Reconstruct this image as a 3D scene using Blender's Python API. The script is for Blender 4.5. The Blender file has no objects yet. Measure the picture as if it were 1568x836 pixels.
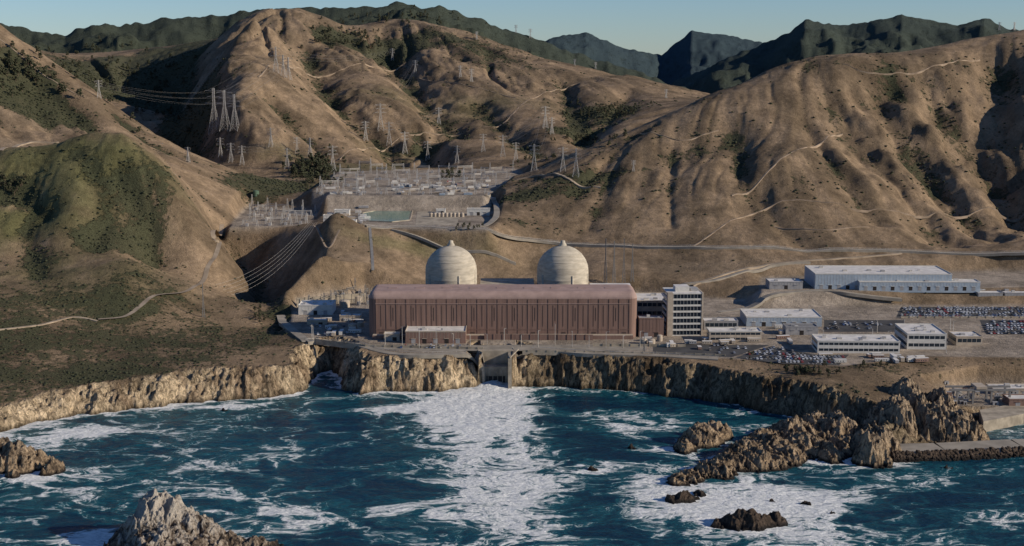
import bpy, math, random
import numpy as np
from mathutils import Vector, Matrix
random.seed(3); rng=np.random.default_rng(5)
# ------------------------------------------------------------------ camera model (survey helper)
H=270.0; F=2000.0; TH=math.atan((418-85)/F); ct,st=math.cos(TH),math.sin(TH)
def ray(u,v):
    dx=(u-784)/F; dy=(418-v)/F
    return dx, ct+dy*st, -st+dy*ct
def PZ(u,v,z):
    a,b,c=ray(u,v); t=(z-H)/c
    return Vector((a*t,b*t,z))
def PY(u,v,y):
    a,b,c=ray(u,v); t=y/b
    return Vector((a*t,y,H+c*t))
scn=bpy.context.scene
# ------------------------------------------------------------------ numpy noise
def h2(ix,iy,s):
    h=(ix*374761393+iy*668265263+s*974126177)&0xffffffff
    h=((h^(h>>13))*1274126177)&0xffffffff
    return ((h^(h>>16))&0xffff)/32767.5-1
def vn(x,y,s=0):
    x=np.asarray(x,float);y=np.asarray(y,float)
    ix=np.floor(x).astype(np.int64);iy=np.floor(y).astype(np.int64)
    fx=x-ix;fy=y-iy;fx=fx*fx*(3-2*fx);fy=fy*fy*(3-2*fy)
    a=h2(ix,iy,s);b=h2(ix+1,iy,s);c=h2(ix,iy+1,s);d=h2(ix+1,iy+1,s)
    return (a*(1-fx)+b*fx)*(1-fy)+(c*(1-fx)+d*fx)*fy
def fbm(x,y,o=4,s=0,g=0.5):
    r=0;A=1;n=0
    for k in range(o):
        r=r+A*vn(x,y,s+k*17);n+=A;A*=g
        x,y=x*1.62-y*1.18+3.1,x*1.18+y*1.62+7.7
    return r/n
def rid(x,y,o=4,s=0,g=0.5):
    r=0;A=1;n=0
    for k in range(o):
        r=r+A*(1-2*np.abs(vn(x,y,s+k*13)));n+=A;A*=g
        x,y=x*1.62-y*1.18+3.1,x*1.18+y*1.62+7.7
    return r/n
def ss(x,a,b):
    t=np.clip((x-a)/(b-a),0,1); return t*t*(3-2*t)
def seg_d(X,Y,P,closed=False):
    d=np.full(X.shape,1e9); n=len(P)
    for i in range(n if closed else n-1):
        x0,y0=P[i];x1,y1=P[(i+1)%n]
        ex,ey=x1-x0,y1-y0;L=ex*ex+ey*ey+1e-9
        t=np.clip(((X-x0)*ex+(Y-y0)*ey)/L,0,1)
        d=np.minimum(d,np.hypot(X-x0-t*ex,Y-y0-t*ey))
    return d
def sdf(X,Y,P): # + inside
    ins=np.zeros(X.shape,bool);n=len(P)
    for i in range(n):
        x0,y0=P[i];x1,y1=P[(i+1)%n]
        c=((y0>Y)!=(y1>Y))&(X<(x1-x0)*(Y-y0)/((y1-y0) if abs(y1-y0)>1e-9 else 1e-9)+x0)
        ins^=c
    d=seg_d(X,Y,P,True)
    return np.where(ins,d,-d)
# ------------------------------------------------------------------ terrain
ys=np.concatenate([np.arange(780,860,3),np.arange(860,1200,1.25),np.arange(1200,1700,3),np.arange(1700,3700,8),np.arange(3700,7600,26)]).astype(float)
NC=1101; A_=np.linspace(-0.55,0.55,NC)
YY,AA=np.meshgrid(ys,A_,indexing='ij'); XX=AA*YY
cz=[ # u,v,z
(480,535,26),(560,540,26),(700,545,26),(800,535,26),(1000,540,26),(1200,560,25),(1000,500,26),(1250,540,26),(1400,560,25),(1568,545,26),
(1568,480,27),(1400,470,28),(1250,445,36),(1500,440,38),(1100,455,30),(1100,420,44),(1300,395,52),(1000,385,56),(1568,392,56),(1750,480,28),(1750,395,56),(1450,410,46),
(760,360,74),(650,332,80),(530,330,80),(600,290,96),(780,272,98),(500,285,97),(780,400,46),(640,420,40),(900,410,46),(700,380,60),
(560,470,27),(450,490,26),(700,480,26),(850,460,28),(620,380,62),
(430,465,16),(400,432,24),(375,395,38),(420,350,72),(350,350,70),(470,342,76),(512,348,82),(500,400,68),(484,440,48),(540,400,56),(470,515,24),
(200,520,27),(60,540,29),(-200,560,30),(350,540,25),(420,520,24),(300,500,28),(100,480,42),(0,470,50),(200,450,50),(200,400,70),(300,470,32),(310,440,40),(-200,470,50),
(0,622,15),(100,606,16),(200,588,19),(300,576,21),(400,566,22),(450,570,20),(1300,590,24),(1450,600,16),(1568,590,14),(1750,590,14),(1400,620,16),(600,566,24),(700,562,24),(900,570,25),(-300,660,16),(560,568,22)]
cy=[ # u,v,y
(130,216,1500),(0,232,1500),(-150,240,1500),(200,214,1500),(-350,250,1500),(260,262,1480),(310,330,1440),(335,375,1400),(60,300,1400),(150,300,1400),(230,330,1390),(0,380,1320),(120,400,1290),(-200,380,1320),(250,400,1350),
(0,226,1620),(100,236,1620),(200,245,1600),(-250,240,1620),(290,275,1600),(330,310,1580),
(0,40,2000),(-150,-20,2050),(-350,-80,2100),(60,85,1980),(150,146,1950),(220,195,1900),(300,240,1850),(400,275,1800),(470,297,1780),
(0,130,1850),(60,150,1850),(150,195,1780),(260,240,1700),(350,285,1680),(420,305,1700),
(0,100,2400),(150,175,2250),(300,260,2050),(-200,60,2400),
(425,12,3300),(388,66,2950),(352,112,2600),(348,155,2400),(395,245,2150),(365,205,2220),(280,85,3300),(350,48,3350),(200,135,3250),(160,140,2950),(260,165,2950),(220,205,2550),(290,235,2400),(60,80,3300),(-200,80,3300),(130,120,3200),
(480,28,3350),(525,60,3200),(600,28,3500),(545,42,3500),(660,36,3500),(700,45,3450),(760,62,3350),(830,87,3250),(900,105,3150),(1000,130,3000),(1070,151,2850),
(490,100,2950),(560,105,2950),(620,125,2850),(540,180,2450),(490,200,2350),(470,250,2120),(560,262,2000),(640,205,2400),(720,205,2400),(700,140,2800),(800,145,2800),(900,145,2800),(850,205,2350),(950,175,2500),(1040,160,2500),(820,245,2100),(770,258,2020),(880,238,1980),(480,285,1860),(640,262,1960),
(770,294,1640),(830,268,1690),(900,232,1740),(1000,190,1800),(1075,151,1860),(1150,128,1900),(1210,101,1950),(1280,83,1990),(1400,78,2050),(1480,62,2090),(1568,45,2130),(1720,30,2150),(1900,10,2200),
(1200,250,1620),(1400,250,1650),(1568,250,1670),(1750,250,1670),(1000,300,1570),(900,320,1550),(840,345,1510),(1200,330,1510),(1400,340,1510),(1568,350,1500),(1300,160,1800),(1500,150,1830),(1100,220,1720),
(930,255,1990),(1000,215,2080),(1100,185,2200),(1200,150,2300),(1350,125,2400),(1500,110,2450),(1700,90,2500),(1900,80,2600),
(400,60,4000),(600,70,4200),(800,120,4000),(1000,160,3600),(1200,180,3400),(1500,170,3400),(1800,160,3400),(100,110,4200),(-200,120,4200)]
C=[]
for u,v,z in cz:
    p=PZ(u,v,z);C.append((p.x/p.y,math.log(p.y),(z-H)/p.y))
for u,v,y in cy:
    a,b,c=ray(u,v);C.append((a/b,math.log(y),c/b))
for u in (-400,0,400,800,1200,1568,1900):
    a=(u-784)/F
    for y,z in ((800,20),):
        C.append((a,math.log(y),(z-H)/y))
for a in (-.55,-.3,0,.3,.55):
    for y in (5200,7600): C.append((a,math.log(y),(-100-H)/y*1.0 if y>6000 else (60-H)/y))
C=np.array(C)
def phi(r2): return np.sqrt(r2+0.03**2)
n=len(C)
D2=(C[:,None,0]-C[None,:,0])**2+(C[:,None,1]-C[None,:,1])**2
M=np.zeros((n+3,n+3));M[:n,:n]=-phi(D2)+np.eye(n)*1e-3
M[:n,n]=1;M[:n,n+1]=C[:,0];M[:n,n+2]=C[:,1];M[n:,:n]=M[:n,n:].T
sol=np.linalg.solve(M,np.concatenate([C[:,2],[0,0,0]]))
B=np.log(YY);W=sol[n]+sol[n+1]*AA+sol[n+2]*B
for i in range(n):
    W-=sol[i]*phi((AA-C[i,0])**2+(B-C[i,1])**2)
Z=H+W*YY
iarr=np.arange(len(ys))
def idx(x,y):
    fi=np.clip(np.interp(y,ys,iarr),0,len(ys)-1.001);fj=np.clip((x/y-A_[0])/(A_[1]-A_[0]),0,NC-1.001)
    return fi,fj
def samp(G,x,y):
    fi,fj=idx(np.asarray(x,float),np.asarray(y,float));i=fi.astype(int);j=fj.astype(int);p=fi-i;q=fj-j
    return (G[i,j]*(1-q)+G[i,j+1]*q)*(1-p)+(G[i+1,j]*(1-q)+G[i+1,j+1]*q)*p
def hit(u,v):
    a,b,c=ray(u,v);fj=np.clip((a/b-A_[0])/(A_[1]-A_[0]),0,NC-1.001);j=int(fj);q=fj-j
    zc=Z[:,j]*(1-q)+Z[:,j+1]*q; w=(zc-H)/ys; k=np.nonzero(w>=c/b)[0]
    if len(k)==0: k=int(np.argmax(w)); y=ys[k]
    else:
        k=k[0]
        if k==0:y=ys[0]
        else:
            t=(c/b-w[k-1])/(w[k]-w[k-1]);y=ys[k-1]+t*(ys[k]-ys[k-1])
    x=a/b*y
    return Vector((x,y,float(samp(Z,x,y))))
# flow-aligned erosion
sub=Z[::2,::2];Ysb=YY[::2,::2];Xsb=XX[::2,::2]
dZi=np.gradient(sub,ys[::2],axis=0);dZa=np.gradient(sub,A_[::2],axis=1)
gx=dZa/Ysb; gy=dZi-dZa*Xsb/(Ysb**2)
gm=np.hypot(gx,gy)+1e-6
def lic(lam,step,N,s):
    acc=np.zeros(sub.shape);
    for sg in (1,-1):
        x=Xsb.copy();y=Ysb.copy()
        for k in range(N):
            acc+=vn(x/lam,y/lam,s)+0.5*vn(x/lam*2.1,y/lam*2.1,s+5)
            fi=np.clip(np.interp(y,ys[::2],np.arange(sub.shape[0])),0,sub.shape[0]-1).astype(int)
            fj=np.clip((x/y-A_[0])/(A_[2]-A_[0])+.5,0,sub.shape[1]-1).astype(int)
            x=x+sg*step*(gx/gm)[fi,fj];y=y+sg*step*(gy/gm)[fi,fj]
    return acc/(2*N)
def up(G):
    i=np.arange(len(ys))/2;j=np.arange(NC)/2
    i0=np.minimum(i.astype(int),G.shape[0]-2);j0=np.minimum(j.astype(int),G.shape[1]-2)
    p=np.clip(i-i0,0,1)[:,None];q=np.clip(j-j0,0,1)[None,:]
    return (G[i0][:,j0]*(1-q)+G[i0][:,j0+1]*q)*(1-p)+(G[i0+1][:,j0]*(1-q)+G[i0+1][:,j0+1]*q)*p
L1=up(lic(85,11,15,3));L2=up(lic(24,6,11,40));L3=up(lic(10,4,9,60))
L1/=L1.std();L2/=L2.std();L3/=L3.std()
SL=up(gm)
def ridge_shape(L): return -np.exp(-(L/0.5)**2)
hm=ss(Z,55,140)*ss(SL,0.08,0.3)
farf=1+ss(YY,2000,3200)*1.3
g1=ridge_shape(L1);g2=ridge_shape(L2)
rgt=1-.4*ss(AA,.08,.16)*(YY<2300)
Z=Z+hm*farf*(6.6*rgt*g1+1.4*L1+1.5*g2+0.5*L2+.4*L3)+hm*2.5
Z=Z+hm*16*fbm(XX/330,YY/330,3,9)*ss(YY,1500,2600)*.8
Z=Z+ss(Z,28,60)*(1.3*fbm(XX/40,YY/40,4,21)+.45*fbm(XX/9,YY/9,3,23))+0.35*fbm(XX/12,YY/12,3,27)
def carve(pts,dep,wid,pw=1.5):
    global Z
    P=[hit(u,v) for u,v in pts];P=[(p.x,p.y) for p in P]
    yy=[p[1] for p in P]
    i0,i1=np.searchsorted(ys,min(yy)-3*wid),np.searchsorted(ys,max(yy)+3*wid)
    X=XX[i0:i1];Y=YY[i0:i1]
    wob=wid*0.4*fbm(X/45,Y/45,3,77)
    d=seg_d(X,Y,P)+wob
    Z[i0:i1]-=dep*np.exp(-(np.maximum(d,0)/wid)**pw)
    return P
GL=[([(1285,140),(1330,210),(1400,285),(1445,350)],26,34),([(1345,120),(1372,180),(1430,250),(1510,330)],36,38),([(1425,105),(1452,170),(1520,250),(1568,300)],36,38),
([(1540,80),(1515,150),(1568,225)],42,44),([(1235,180),(1290,265),(1340,325)],14,26),([(1160,290),(1200,345),(1230,372)],8,18),([(1030,225),(1025,290),(1028,345)],4,7),
([(1120,190),(1130,250),(1150,330)],6,22),([(935,260),(925,300),(900,345)],6,16),([(1470,200),(1530,290),(1600,350)],14,26),
([(465,60),(515,140),(590,195),(640,245)],42,50),([(415,150),(465,195),(525,238)],34,34),([(590,60),(640,130),(700,195)],36,48),([(640,195),(668,250)],24,29),
([(730,150),(790,205),(850,232)],22,36),([(530,45),(560,75),(600,92)],26,38),([(860,120),(880,170),(900,215)],20,38),([(960,140),(930,180),(890,215)],16,32),([(265,105),(275,160),(300,225)],48,75),
([(180,255),(228,330),(235,385)],14,20),([(120,235),(165,300),(140,375)],8,18),([(-20,285),(35,290),(70,320)],14,20),([(40,350),(60,420)],6,16),
([(50,110),(110,165),(160,205)],12,24),([(180,175),(230,215),(270,235)],9,18),([(10,90),(50,150),(80,190)],14,24),([(352,368),(385,405),(425,455),(452,486)],12,26)]
gul=[]
for pts,d_,w_ in GL: gul.append((carve(pts,d_,w_),w_))
for pts,d_,w_ in [([(1225,235),(1165,275),(1130,300)],-4,14),([(390,62),(352,112),(350,156),(368,205),(398,243)],-42,70),([(130,220),(110,300),(90,400)],-6,30),([(508,352),(502,392),(488,432)],-16,22)]: carve(pts,d_,w_)
# far mountain layers
cu=AA*F+784
def layer(pts,yr,slope,seed,amp):
    us=[p[0] for p in pts];w=[]
    for u,v in pts:
        a,b,c=ray(u,v);w.append(c/b)
    wr=np.interp(cu,us,w); yc=yr+fbm(cu/160,cu*0+seed,3,seed)*yr*.04
    zr=H+wr*yc
    d=np.abs(YY-yc)
    r=zr-slope*d+ (rid(XX/420,YY/420,5,seed)-.25)*amp*ss(d,0,350)+amp*.1*fbm(XX/70,YY/70,3,seed+3)+5*fbm(XX/22,YY/40,2,seed+8)
    return r
F1=layer([(-400,-20),(-100,20),(0,32),(60,48),(110,52),(150,38),(220,38),(250,30),(330,25),(400,12),(470,10),(520,12),(600,3),(660,8),(700,16),(760,38),(840,66),(900,88),(960,108),(1020,124),(1080,145),(1200,240),(1900,260)],4200,.38,11,150)
F3=layer([(-400,300),(900,300),(990,150),(1040,118),(1100,92),(1180,60),(1225,30),(1290,36),(1330,30),(1370,21),(1420,33),(1455,38),(1495,27),(1535,46),(1600,50),(1900,10)],4700,.36,31,120)
F2=layer([(-400,200),(600,150),(760,90),(840,58),(895,49),(960,76),(1010,84),(1055,47),(1100,52),(1150,62),(1200,75),(1500,60),(1900,90)],6200,.33,51,90)
far=np.maximum(np.maximum(F1,F2),F3)
isfar=ss(far-Z,-25,5)*(YY>3250)
Z=np.where(YY>3250,np.maximum(Z,far),Z)
# pads
def poly(pts,z): return [(PZ(u,v,z).x,PZ(u,v,z).y) for u,v in pts]
PADS=[([(440,505),(478,522),(560,533),(640,540),(741,541),(900,538),(1000,543),(1130,549),(1290,560),(1400,545),(1700,548),(1700,468),(1400,468),(1100,458),(980,450),(560,448),(455,462)],26,12),
([(1165,449),(1530,440),(1700,438),(1700,420),(1530,415),(1165,425)],38,16),
([(505,347),(745,352),(758,318),(700,302),(500,306)],80,14),
([(470,300),(740,300),(800,266),(790,258),(520,262)],97,20),
([(350,348),(470,346),(492,322),(380,316)],74,12),
([(1420,602),(1510,640),(1800,640),(1800,590),(1500,590)],8,6)]
padm=np.zeros_like(Z);PP=[]
for pts,z,bl in PADS:
    P=poly(pts,z);PP.append(P);s=sdf(XX,YY,P);m=ss(s,-bl,bl*.15);Z=Z*(1-m)+z*m;padm=np.maximum(padm,ss(s,-4,2))
# coast
co=[(-900,820),(-400,745),(-150,700),(0,660),(60,648),(150,634),(200,627),(250,624),(330,614),(400,609),(455,603),(474,592),(486,574),(505,568),(520,578),(528,596),(560,604),(590,600),(640,603),(690,597),(722,595),(739,592),(741,572),(777,572),(780,592),(850,593),(950,599),(1050,608),(1120,620),(1180,635),(1240,643),(1290,655),(1330,700),(1350,708),(1372,692),(1430,680),(1490,676),(1505,655),(1508,642),(1568,632),(1800,640),(2200,640)]
CO=[(PZ(u,v,0).x,PZ(u,v,0).y) for u,v in co]
CP=CO+[(9000,1100),(9000,9000),(-9000,9000),(-9000,900)]
nr=len([y for y in ys if y<1500])
S=np.full(Z.shape,900.);S[:nr]=sdf(XX[:nr],YY[:nr],CP)
so=ss(np.abs(XX+12),16,30)
S=S+so*(7*fbm(XX/38,YY/38,3,61)+6*(rid(XX/22,YY/30,3,63)-.35)+2.6*rid(XX/6,YY/7,3,67))-1.5*so
cw=np.where(XX>200,24.,19.)+9*fbm(XX/60,YY/60,2,5)
cw=np.where(np.abs(XX+12)<16,2.5,cw)
harb=(XX>330)&(YY>960)
cw=np.where(harb,3,cw)
t=np.clip(S/np.maximum(cw,2),0,1)
prof=np.where(t<.85,(t/.85)**.8*.93,.93+.07*ss(t,.85,1))
stp=np.round(prof*4+.7*fbm(XX/15,YY/15,2,97))/4
prof=prof+(t>0)*(t<1)*np.sin(np.pi*np.clip(t,0,1))*(.10*rid(XX/7,YY/5,3,91)+.12*rid(XX/3,YY/3,2,95)+.40*(np.clip(stp,0,1)-prof))
Z=np.where(S>0,Z*prof,-1-np.minimum(-S*.4,14))
cliff=ss(1-t,.02,.2)*(S>-3)
# ---- land cover
def blob(cx,cy,ru,rv):
    p=hit(cx,cy);p1=hit(cx,cy-rv);rx=ru/F*p.y;ry=max(8,abs(p1.y-p.y)) if rv<60 else abs(p1.y-p.y)
    ry=min(ry,rx*2.5)
    return np.exp(-(((XX-p.x+10*n2+6*n3)/rx)**2+((YY-p.y+16*n1+8*n3)/ry)**2)**1.5)
n1=fbm(XX/90,YY/90,4,101);n2=fbm(XX/25,YY/25,4,111);n3=fbm(XX/7,YY/7,3,121)
g=np.zeros(Z.shape+(3,))
grass=np.array([.240,.170,.105]);grass2=np.array([.140,.101,.063]);green=np.array([.120,.118,.048])
m=ss(n1+.6*n2+.35*L2+.25*L3,-.65,.75)[...,None];g=grass*(1-m)+grass2*m
gr=np.clip(blob(150,235,130,30)+.9*blob(40,250,90,30)+.7*blob(110,310,130,50)+.6*blob(560,262,90,12)+.55*blob(620,240,60,20)+.6*blob(430,235,40,15)+.6*blob(650,385,120,22)+.4*blob(700,170,140,25)+.5*blob(200,480,150,30)+.5*blob(120,420,160,40),0,1)*ss(n2+n1,-1.1,.2)
gr=gr[...,None]; g=g*(1-gr*.8)+green*gr*.8
scrub=.08+.20*ss(-g1,.45,.95)*hm+.14*ss(-g2,.5,1)*hm
for (P,w),(q_,_,_) in zip(gul,GL):
    k_=.22 if q_[0][0]>900 else .46
    i0,i1=np.searchsorted(ys,min(p[1] for p in P)-3*w),np.searchsorted(ys,max(p[1] for p in P)+3*w)
    scrub[i0:i1]+=k_*np.exp(-(seg_d(XX[i0:i1],YY[i0:i1],P)/(w*.65))**2)
for b in [(30,110,60,30,.9),(20,150,70,25,.7),(240,120,90,60,.8),(180,150,60,40,.8),(290,180,60,50,.7),(930,175,60,18,.7),(900,215,60,12,.8),(480,262,35,18,1),(560,75,60,20,.5),(510,60,35,20,.5),(170,370,60,22,.6),(230,290,45,60,.45),(400,285,60,14,.7),(10,290,40,30,.9),(650,60,60,20,.5),(60,180,80,14,.6),(900,270,80,16,.55),(850,290,70,14,.5),(790,300,40,10,.4),(1500,340,80,20,.15),(130,110,50,50,.9),(440,285,50,10,.6),(760,70,80,16,.4),(650,240,40,12,.5),(60,400,60,20,.3),(1330,100,60,10,.2),(820,345,60,10,.4)]:
    scrub+=b[4]*blob(*b[:4])
plateau=ss(XX,-130,-200)*ss(YY,1270,1180)
scrub+=plateau*.38+.16*ss(XX,-160,-330)*ss(YY,1430,1300)*(YY<1500)
scrub+=.22*((XX>150)&(YY<1090)&(YY>900))
scrub=np.clip(scrub+.26*n1+.20*n2,0,1)*(1-padm)
g=np.where((isfar>.5)[...,None],np.array([.056,.060,.032])*(1+.4*n1[...,None]),g)
dry=(isfar>.5)&(rid(XX/300,YY/300,3,7)>.45)
g=np.where(dry[...,None],g*1.5,g)
scrub=np.where(isfar>.5,.70,scrub)
haze_mix=ss(YY,2600,6800)[...,None]*.60  # aerial haze painted into ground and scrub colours, bluer with distance
g=g*(1-haze_mix)+np.array([.034,.066,.095])*haze_mix
scol=np.array([.040,.043,.023])*(1-haze_mix)+np.array([.028,.053,.078])*haze_mix
pads=padm[...,None]*np.ones(3);padc=np.array([.27,.222,.17])*(1+.3*n2[...,None]+.15*n3[...,None])
g=g*(1-pads)+padc*pads
dirt=np.clip(blob(1400,430,240,22)+blob(1150,410,160,14)+blob(60,190,70,10)*.8+blob(10,222,40,10)+blob(540,380,50,26)*.6+blob(280,430,30,20)*.6,0,1)[...,None]*.6*(1-padm[...,None])
g=g*(1-dirt)+np.array([.22,.165,.11])*dirt
cl=cliff[...,None]
rock=np.array([.62,.475,.30]);rock2=np.array([.30,.215,.135])
rm=ss(fbm(XX/20,YY/20,4,131)+.5*n3,-.5,.25)[...,None]
rc=rock*rm+rock2*(1-rm)
wet=ss(Z,3.5,.8)[...,None];rc=rc*(1-wet*.75)
rc=np.where(((XX>12)&(XX<290))[...,None],rc*.48,rc)  # shade of the right-hand cliffs painted into their rock colour
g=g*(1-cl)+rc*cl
scrub*=(1-cliff*.9)
rockm=cliff
def obj_from(name,me,mats=()):
    o=bpy.data.objects.new(name,me);scn.collection.objects.link(o)
    for m_ in mats:me.materials.append(m_)
    return o
def grid_obj(name,X,Y,Zz,mats,keep=None):
    R,Cc=X.shape;me=bpy.data.meshes.new(name)
    co_=np.stack([X,Y,Zz],-1).reshape(-1,3).astype(np.float32)
    I=np.arange(R*Cc).reshape(R,Cc)
    q=np.stack([I[:-1,:-1],I[:-1,1:],I[1:,1:],I[1:,:-1]],-1).reshape(-1,4)
    if keep is not None:
        k=keep[:-1,:-1]|keep[1:,1:]|keep[1:,:-1]|keep[:-1,1:];q=q[k.reshape(-1)]
    me.vertices.add(len(co_));me.vertices.foreach_set('co',co_.ravel())
    me.loops.add(q.size);me.loops.foreach_set('vertex_index',q.ravel().astype(np.int32))
    me.polygons.add(len(q));me.polygons.foreach_set('loop_start',np.arange(0,q.size,4,dtype=np.int32))
    me.update(calc_edges=True);me.shade_smooth()
    return obj_from(name,me,mats)
def attr(o,name,arr):
    arr=np.concatenate([arr,np.ones(arr.shape[:-1]+(1,))],-1) if arr.shape[-1]==3 else arr
    o.data.color_attributes.new(name,'FLOAT_COLOR','POINT').data.foreach_set('color',arr.reshape(-1).astype(np.float32))
# ------------------------------------------------------------------ materials
class NT:
    def __init__(s,name):
        s.m=bpy.data.materials.new(name);s.m.use_nodes=True;s.t=s.m.node_tree;s.n=s.t.nodes;s.l=s.t.links
        s.b=s.n['Principled BSDF'];s.b.inputs['Specular IOR Level'].default_value=.2
    def add(s,t,**k):
        x=s.n.new(t)
        for a,b in k.items():setattr(x,a,b)
        return x
    def set(s,sock,val):
        if isinstance(val,bpy.types.NodeSocket):s.l.new(val,sock)
        else:sock.default_value=val
    def noise(s,scale,det=4,rough=.55,dist=0,vec=None,typ='FBM'):
        x=s.add('ShaderNodeTexNoise');s.set(x.inputs['Scale'],scale);x.inputs['Detail'].default_value=det;x.inputs['Roughness'].default_value=rough;x.inputs['Distortion'].default_value=dist
        s.l.new(vec or s.pos(),x.inputs['Vector']);return x.outputs['Fac']
    def pos(s):
        if not hasattr(s,'_p'):s._p=s.add('ShaderNodeNewGeometry').outputs['Position']
        return s._p
    def scale(s,v,vec=None):
        x=s.add('ShaderNodeVectorMath',operation='MULTIPLY');s.l.new(vec or s.pos(),x.inputs[0]);x.inputs[1].default_value=v;return x.outputs[0]
    def math(s,op,a,b=0,c=None,clamp=False):
        x=s.add('ShaderNodeMath',operation=op,use_clamp=clamp);s.set(x.inputs[0],a);s.set(x.inputs[1],b)
        if c is not None:s.set(x.inputs[2],c)
        return x.outputs[0]
    def sstep(s,x_,a,b,lo=0.,hi=1.):
        x=s.add('ShaderNodeMapRange',interpolation_type='SMOOTHSTEP');s.set(x.inputs[0],x_);s.set(x.inputs[1],a);s.set(x.inputs[2],b);s.set(x.inputs[3],lo);s.set(x.inputs[4],hi);return x.outputs[0]
    def mix(s,f,a,b,bt='MIX'):
        x=s.add('ShaderNodeMix',data_type='RGBA',blend_type=bt);s.set(x.inputs[0],f);s.set(x.inputs[6],a);s.set(x.inputs[7],b);return x.outputs[2]
    def attr(s,n_):
        x=s.add('ShaderNodeAttribute');x.attribute_name=n_;return x
    def bump(s,h,dist,strength=1.,nrm=None):
        x=s.add('ShaderNodeBump');x.inputs['Strength'].default_value=strength;x.inputs['Distance'].default_value=dist;s.l.new(h,x.inputs['Height'])
        if nrm:s.l.new(nrm,x.inputs['Normal'])
        return x.outputs[0]
def c4(c):return (c[0],c[1],c[2],1)
def terrain_mat():
    N=NT('terrain_ground')
    col=N.attr('tint').outputs['Color'];cov=N.attr('cover');sep=N.add('ShaderNodeSeparateColor');N.l.new(cov.outputs['Color'],sep.inputs[0])
    scr,rk,dist=sep.outputs[0],sep.outputs[1],sep.outputs[2]
    sc=N.attr('scrubcol').outputs['Color']
    nA=N.noise(.16,6,.7);nB=N.noise(.035,6,.65);nC=N.noise(.9,5,.75)
    v=N.math('ADD',N.math('MULTIPLY',nA,.55),N.math('MULTIPLY',nB,.45))
    thr=N.math('MULTIPLY_ADD',scr,-.42,.68)
    ms=N.sstep(v,thr,N.math('ADD',thr,.09))
    ms=N.math('MULTIPLY',ms,N.math('SUBTRACT',1,rk))
    va=N.sstep(N.math('ADD',N.math('MULTIPLY',nC,.5),N.math('MULTIPLY',nB,.5)),.3,.7,.52,1.48)
    va2=N.sstep(nA,.3,.7,.80,1.20)
    c1=N.mix(1,N.mix(1,col,va,'MULTIPLY'),va2,'MULTIPLY')
    sc2=N.mix(1,sc,N.sstep(nC,.35,.65,.5,1.9),'MULTIPLY')
    c2=N.mix(N.math('MULTIPLY',ms,.9),c1,sc2)
    nR=N.noise(.22,8,.75,1.4,vec=N.scale((1,1,.35)));dk=N.sstep(nR,.38,.6,.36,1.35)
    c3=N.mix(rk,c2,N.mix(1,c2,dk,'MULTIPLY'))
    N.l.new(c3,N.b.inputs['Base Color']);N.b.inputs['Roughness'].default_value=.95
    h=N.math('ADD',N.math('MULTIPLY',ms,1.1),N.math('MULTIPLY',nC,.7))
    h=N.math('ADD',h,N.math('MULTIPLY',nA,1.6))
    h=N.math('ADD',h,N.math('MULTIPLY',N.math('MULTIPLY',nR,rk),9))
    N.l.new(N.bump(h,1.0,.9),N.b.inputs['Normal']);N.b.inputs['Specular IOR Level'].default_value=.05
    return N.m
TM=terrain_mat()
terr=grid_obj('hillside_terrain',XX,YY,Z,[TM],keep=(Z>-7))
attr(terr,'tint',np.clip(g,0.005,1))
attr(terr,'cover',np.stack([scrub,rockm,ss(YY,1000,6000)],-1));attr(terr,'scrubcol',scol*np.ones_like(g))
def simple(name,col,rough=.8,var=.18,scale=.4,bump=0,spec=.2,metal=0,vs=(1,1,1)):
    N=NT(name);nz=N.noise(scale,5,.6,vec=N.scale(vs));f=N.sstep(nz,.3,.7,1-var,1+var)
    N.l.new(N.mix(1,c4(col),f,'MULTIPLY'),N.b.inputs['Base Color']);N.b.inputs['Roughness'].default_value=rough
    N.b.inputs['Specular IOR Level'].default_value=spec;N.b.inputs['Metallic'].default_value=metal
    if bump:N.l.new(N.bump(nz,bump),N.b.inputs['Normal'])
    return N.m
M_brown=simple('brown_cladding',(.205,.128,.098),.7,.15,.15,vs=(3,1,.15))
M_brownroof=simple('brown_roof',(.34,.235,.195),.75,.14,.1)
M_dark=simple('dark_opening',(.034,.028,.025),.6)
M_slit=simple('louvre',(.085,.055,.045),.7)
M_conc=simple('concrete',(.32,.27,.20),.9,.3,.12)
M_dome=simple('dome_concrete',(.43,.375,.285),.85,.18,.12,vs=(1,1,4))
M_white=simple('white_wall',(.56,.53,.47),.6,.08,.3)
M_roofw=simple('white_roof',(.60,.56,.50),.7,.16,.15)
M_grey=simple('grey_wall',(.30,.29,.28),.7,.12,.3)
M_blue=simple('bluegrey_metal',(.32,.37,.41),.5,.1,.3)
M_glass=simple('window_glass',(.02,.03,.04),.15,.1,.3,spec=.6)
M_steel=simple('galvanised_steel',(.46,.43,.38),.5,.1,.3)
M_steeld=simple('weathered_steel',(.20,.19,.175),.6,.1,.3)
M_asph=simple('asphalt',(.065,.062,.058),.9,.25,.1)
M_road=simple('road_concrete',(.27,.235,.185),.9,.2,.08)
M_dirt=simple('dirt_road',(.32,.25,.175),.95,.25,.08)
M_track=simple('dirt_track',(.28,.21,.145),.95,.3,.08)
M_paint=simple('road_paint',(.75,.74,.70),.7)
M_tan=simple('tan_wall',(.40,.33,.25),.8,.12,.3)
M_red=simple('red_paint',(.40,.09,.05),.6)
M_green=simple('tank_green',(.09,.14,.09),.6)
M_pond=simple('pond_water',(.10,.22,.17),.12,.15,.06,spec=.5)
M_leaf=simple('foliage',(.040,.043,.022),.9,.5,.35)
M_trunk=simple('bark',(.10,.07,.05),.9)
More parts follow.
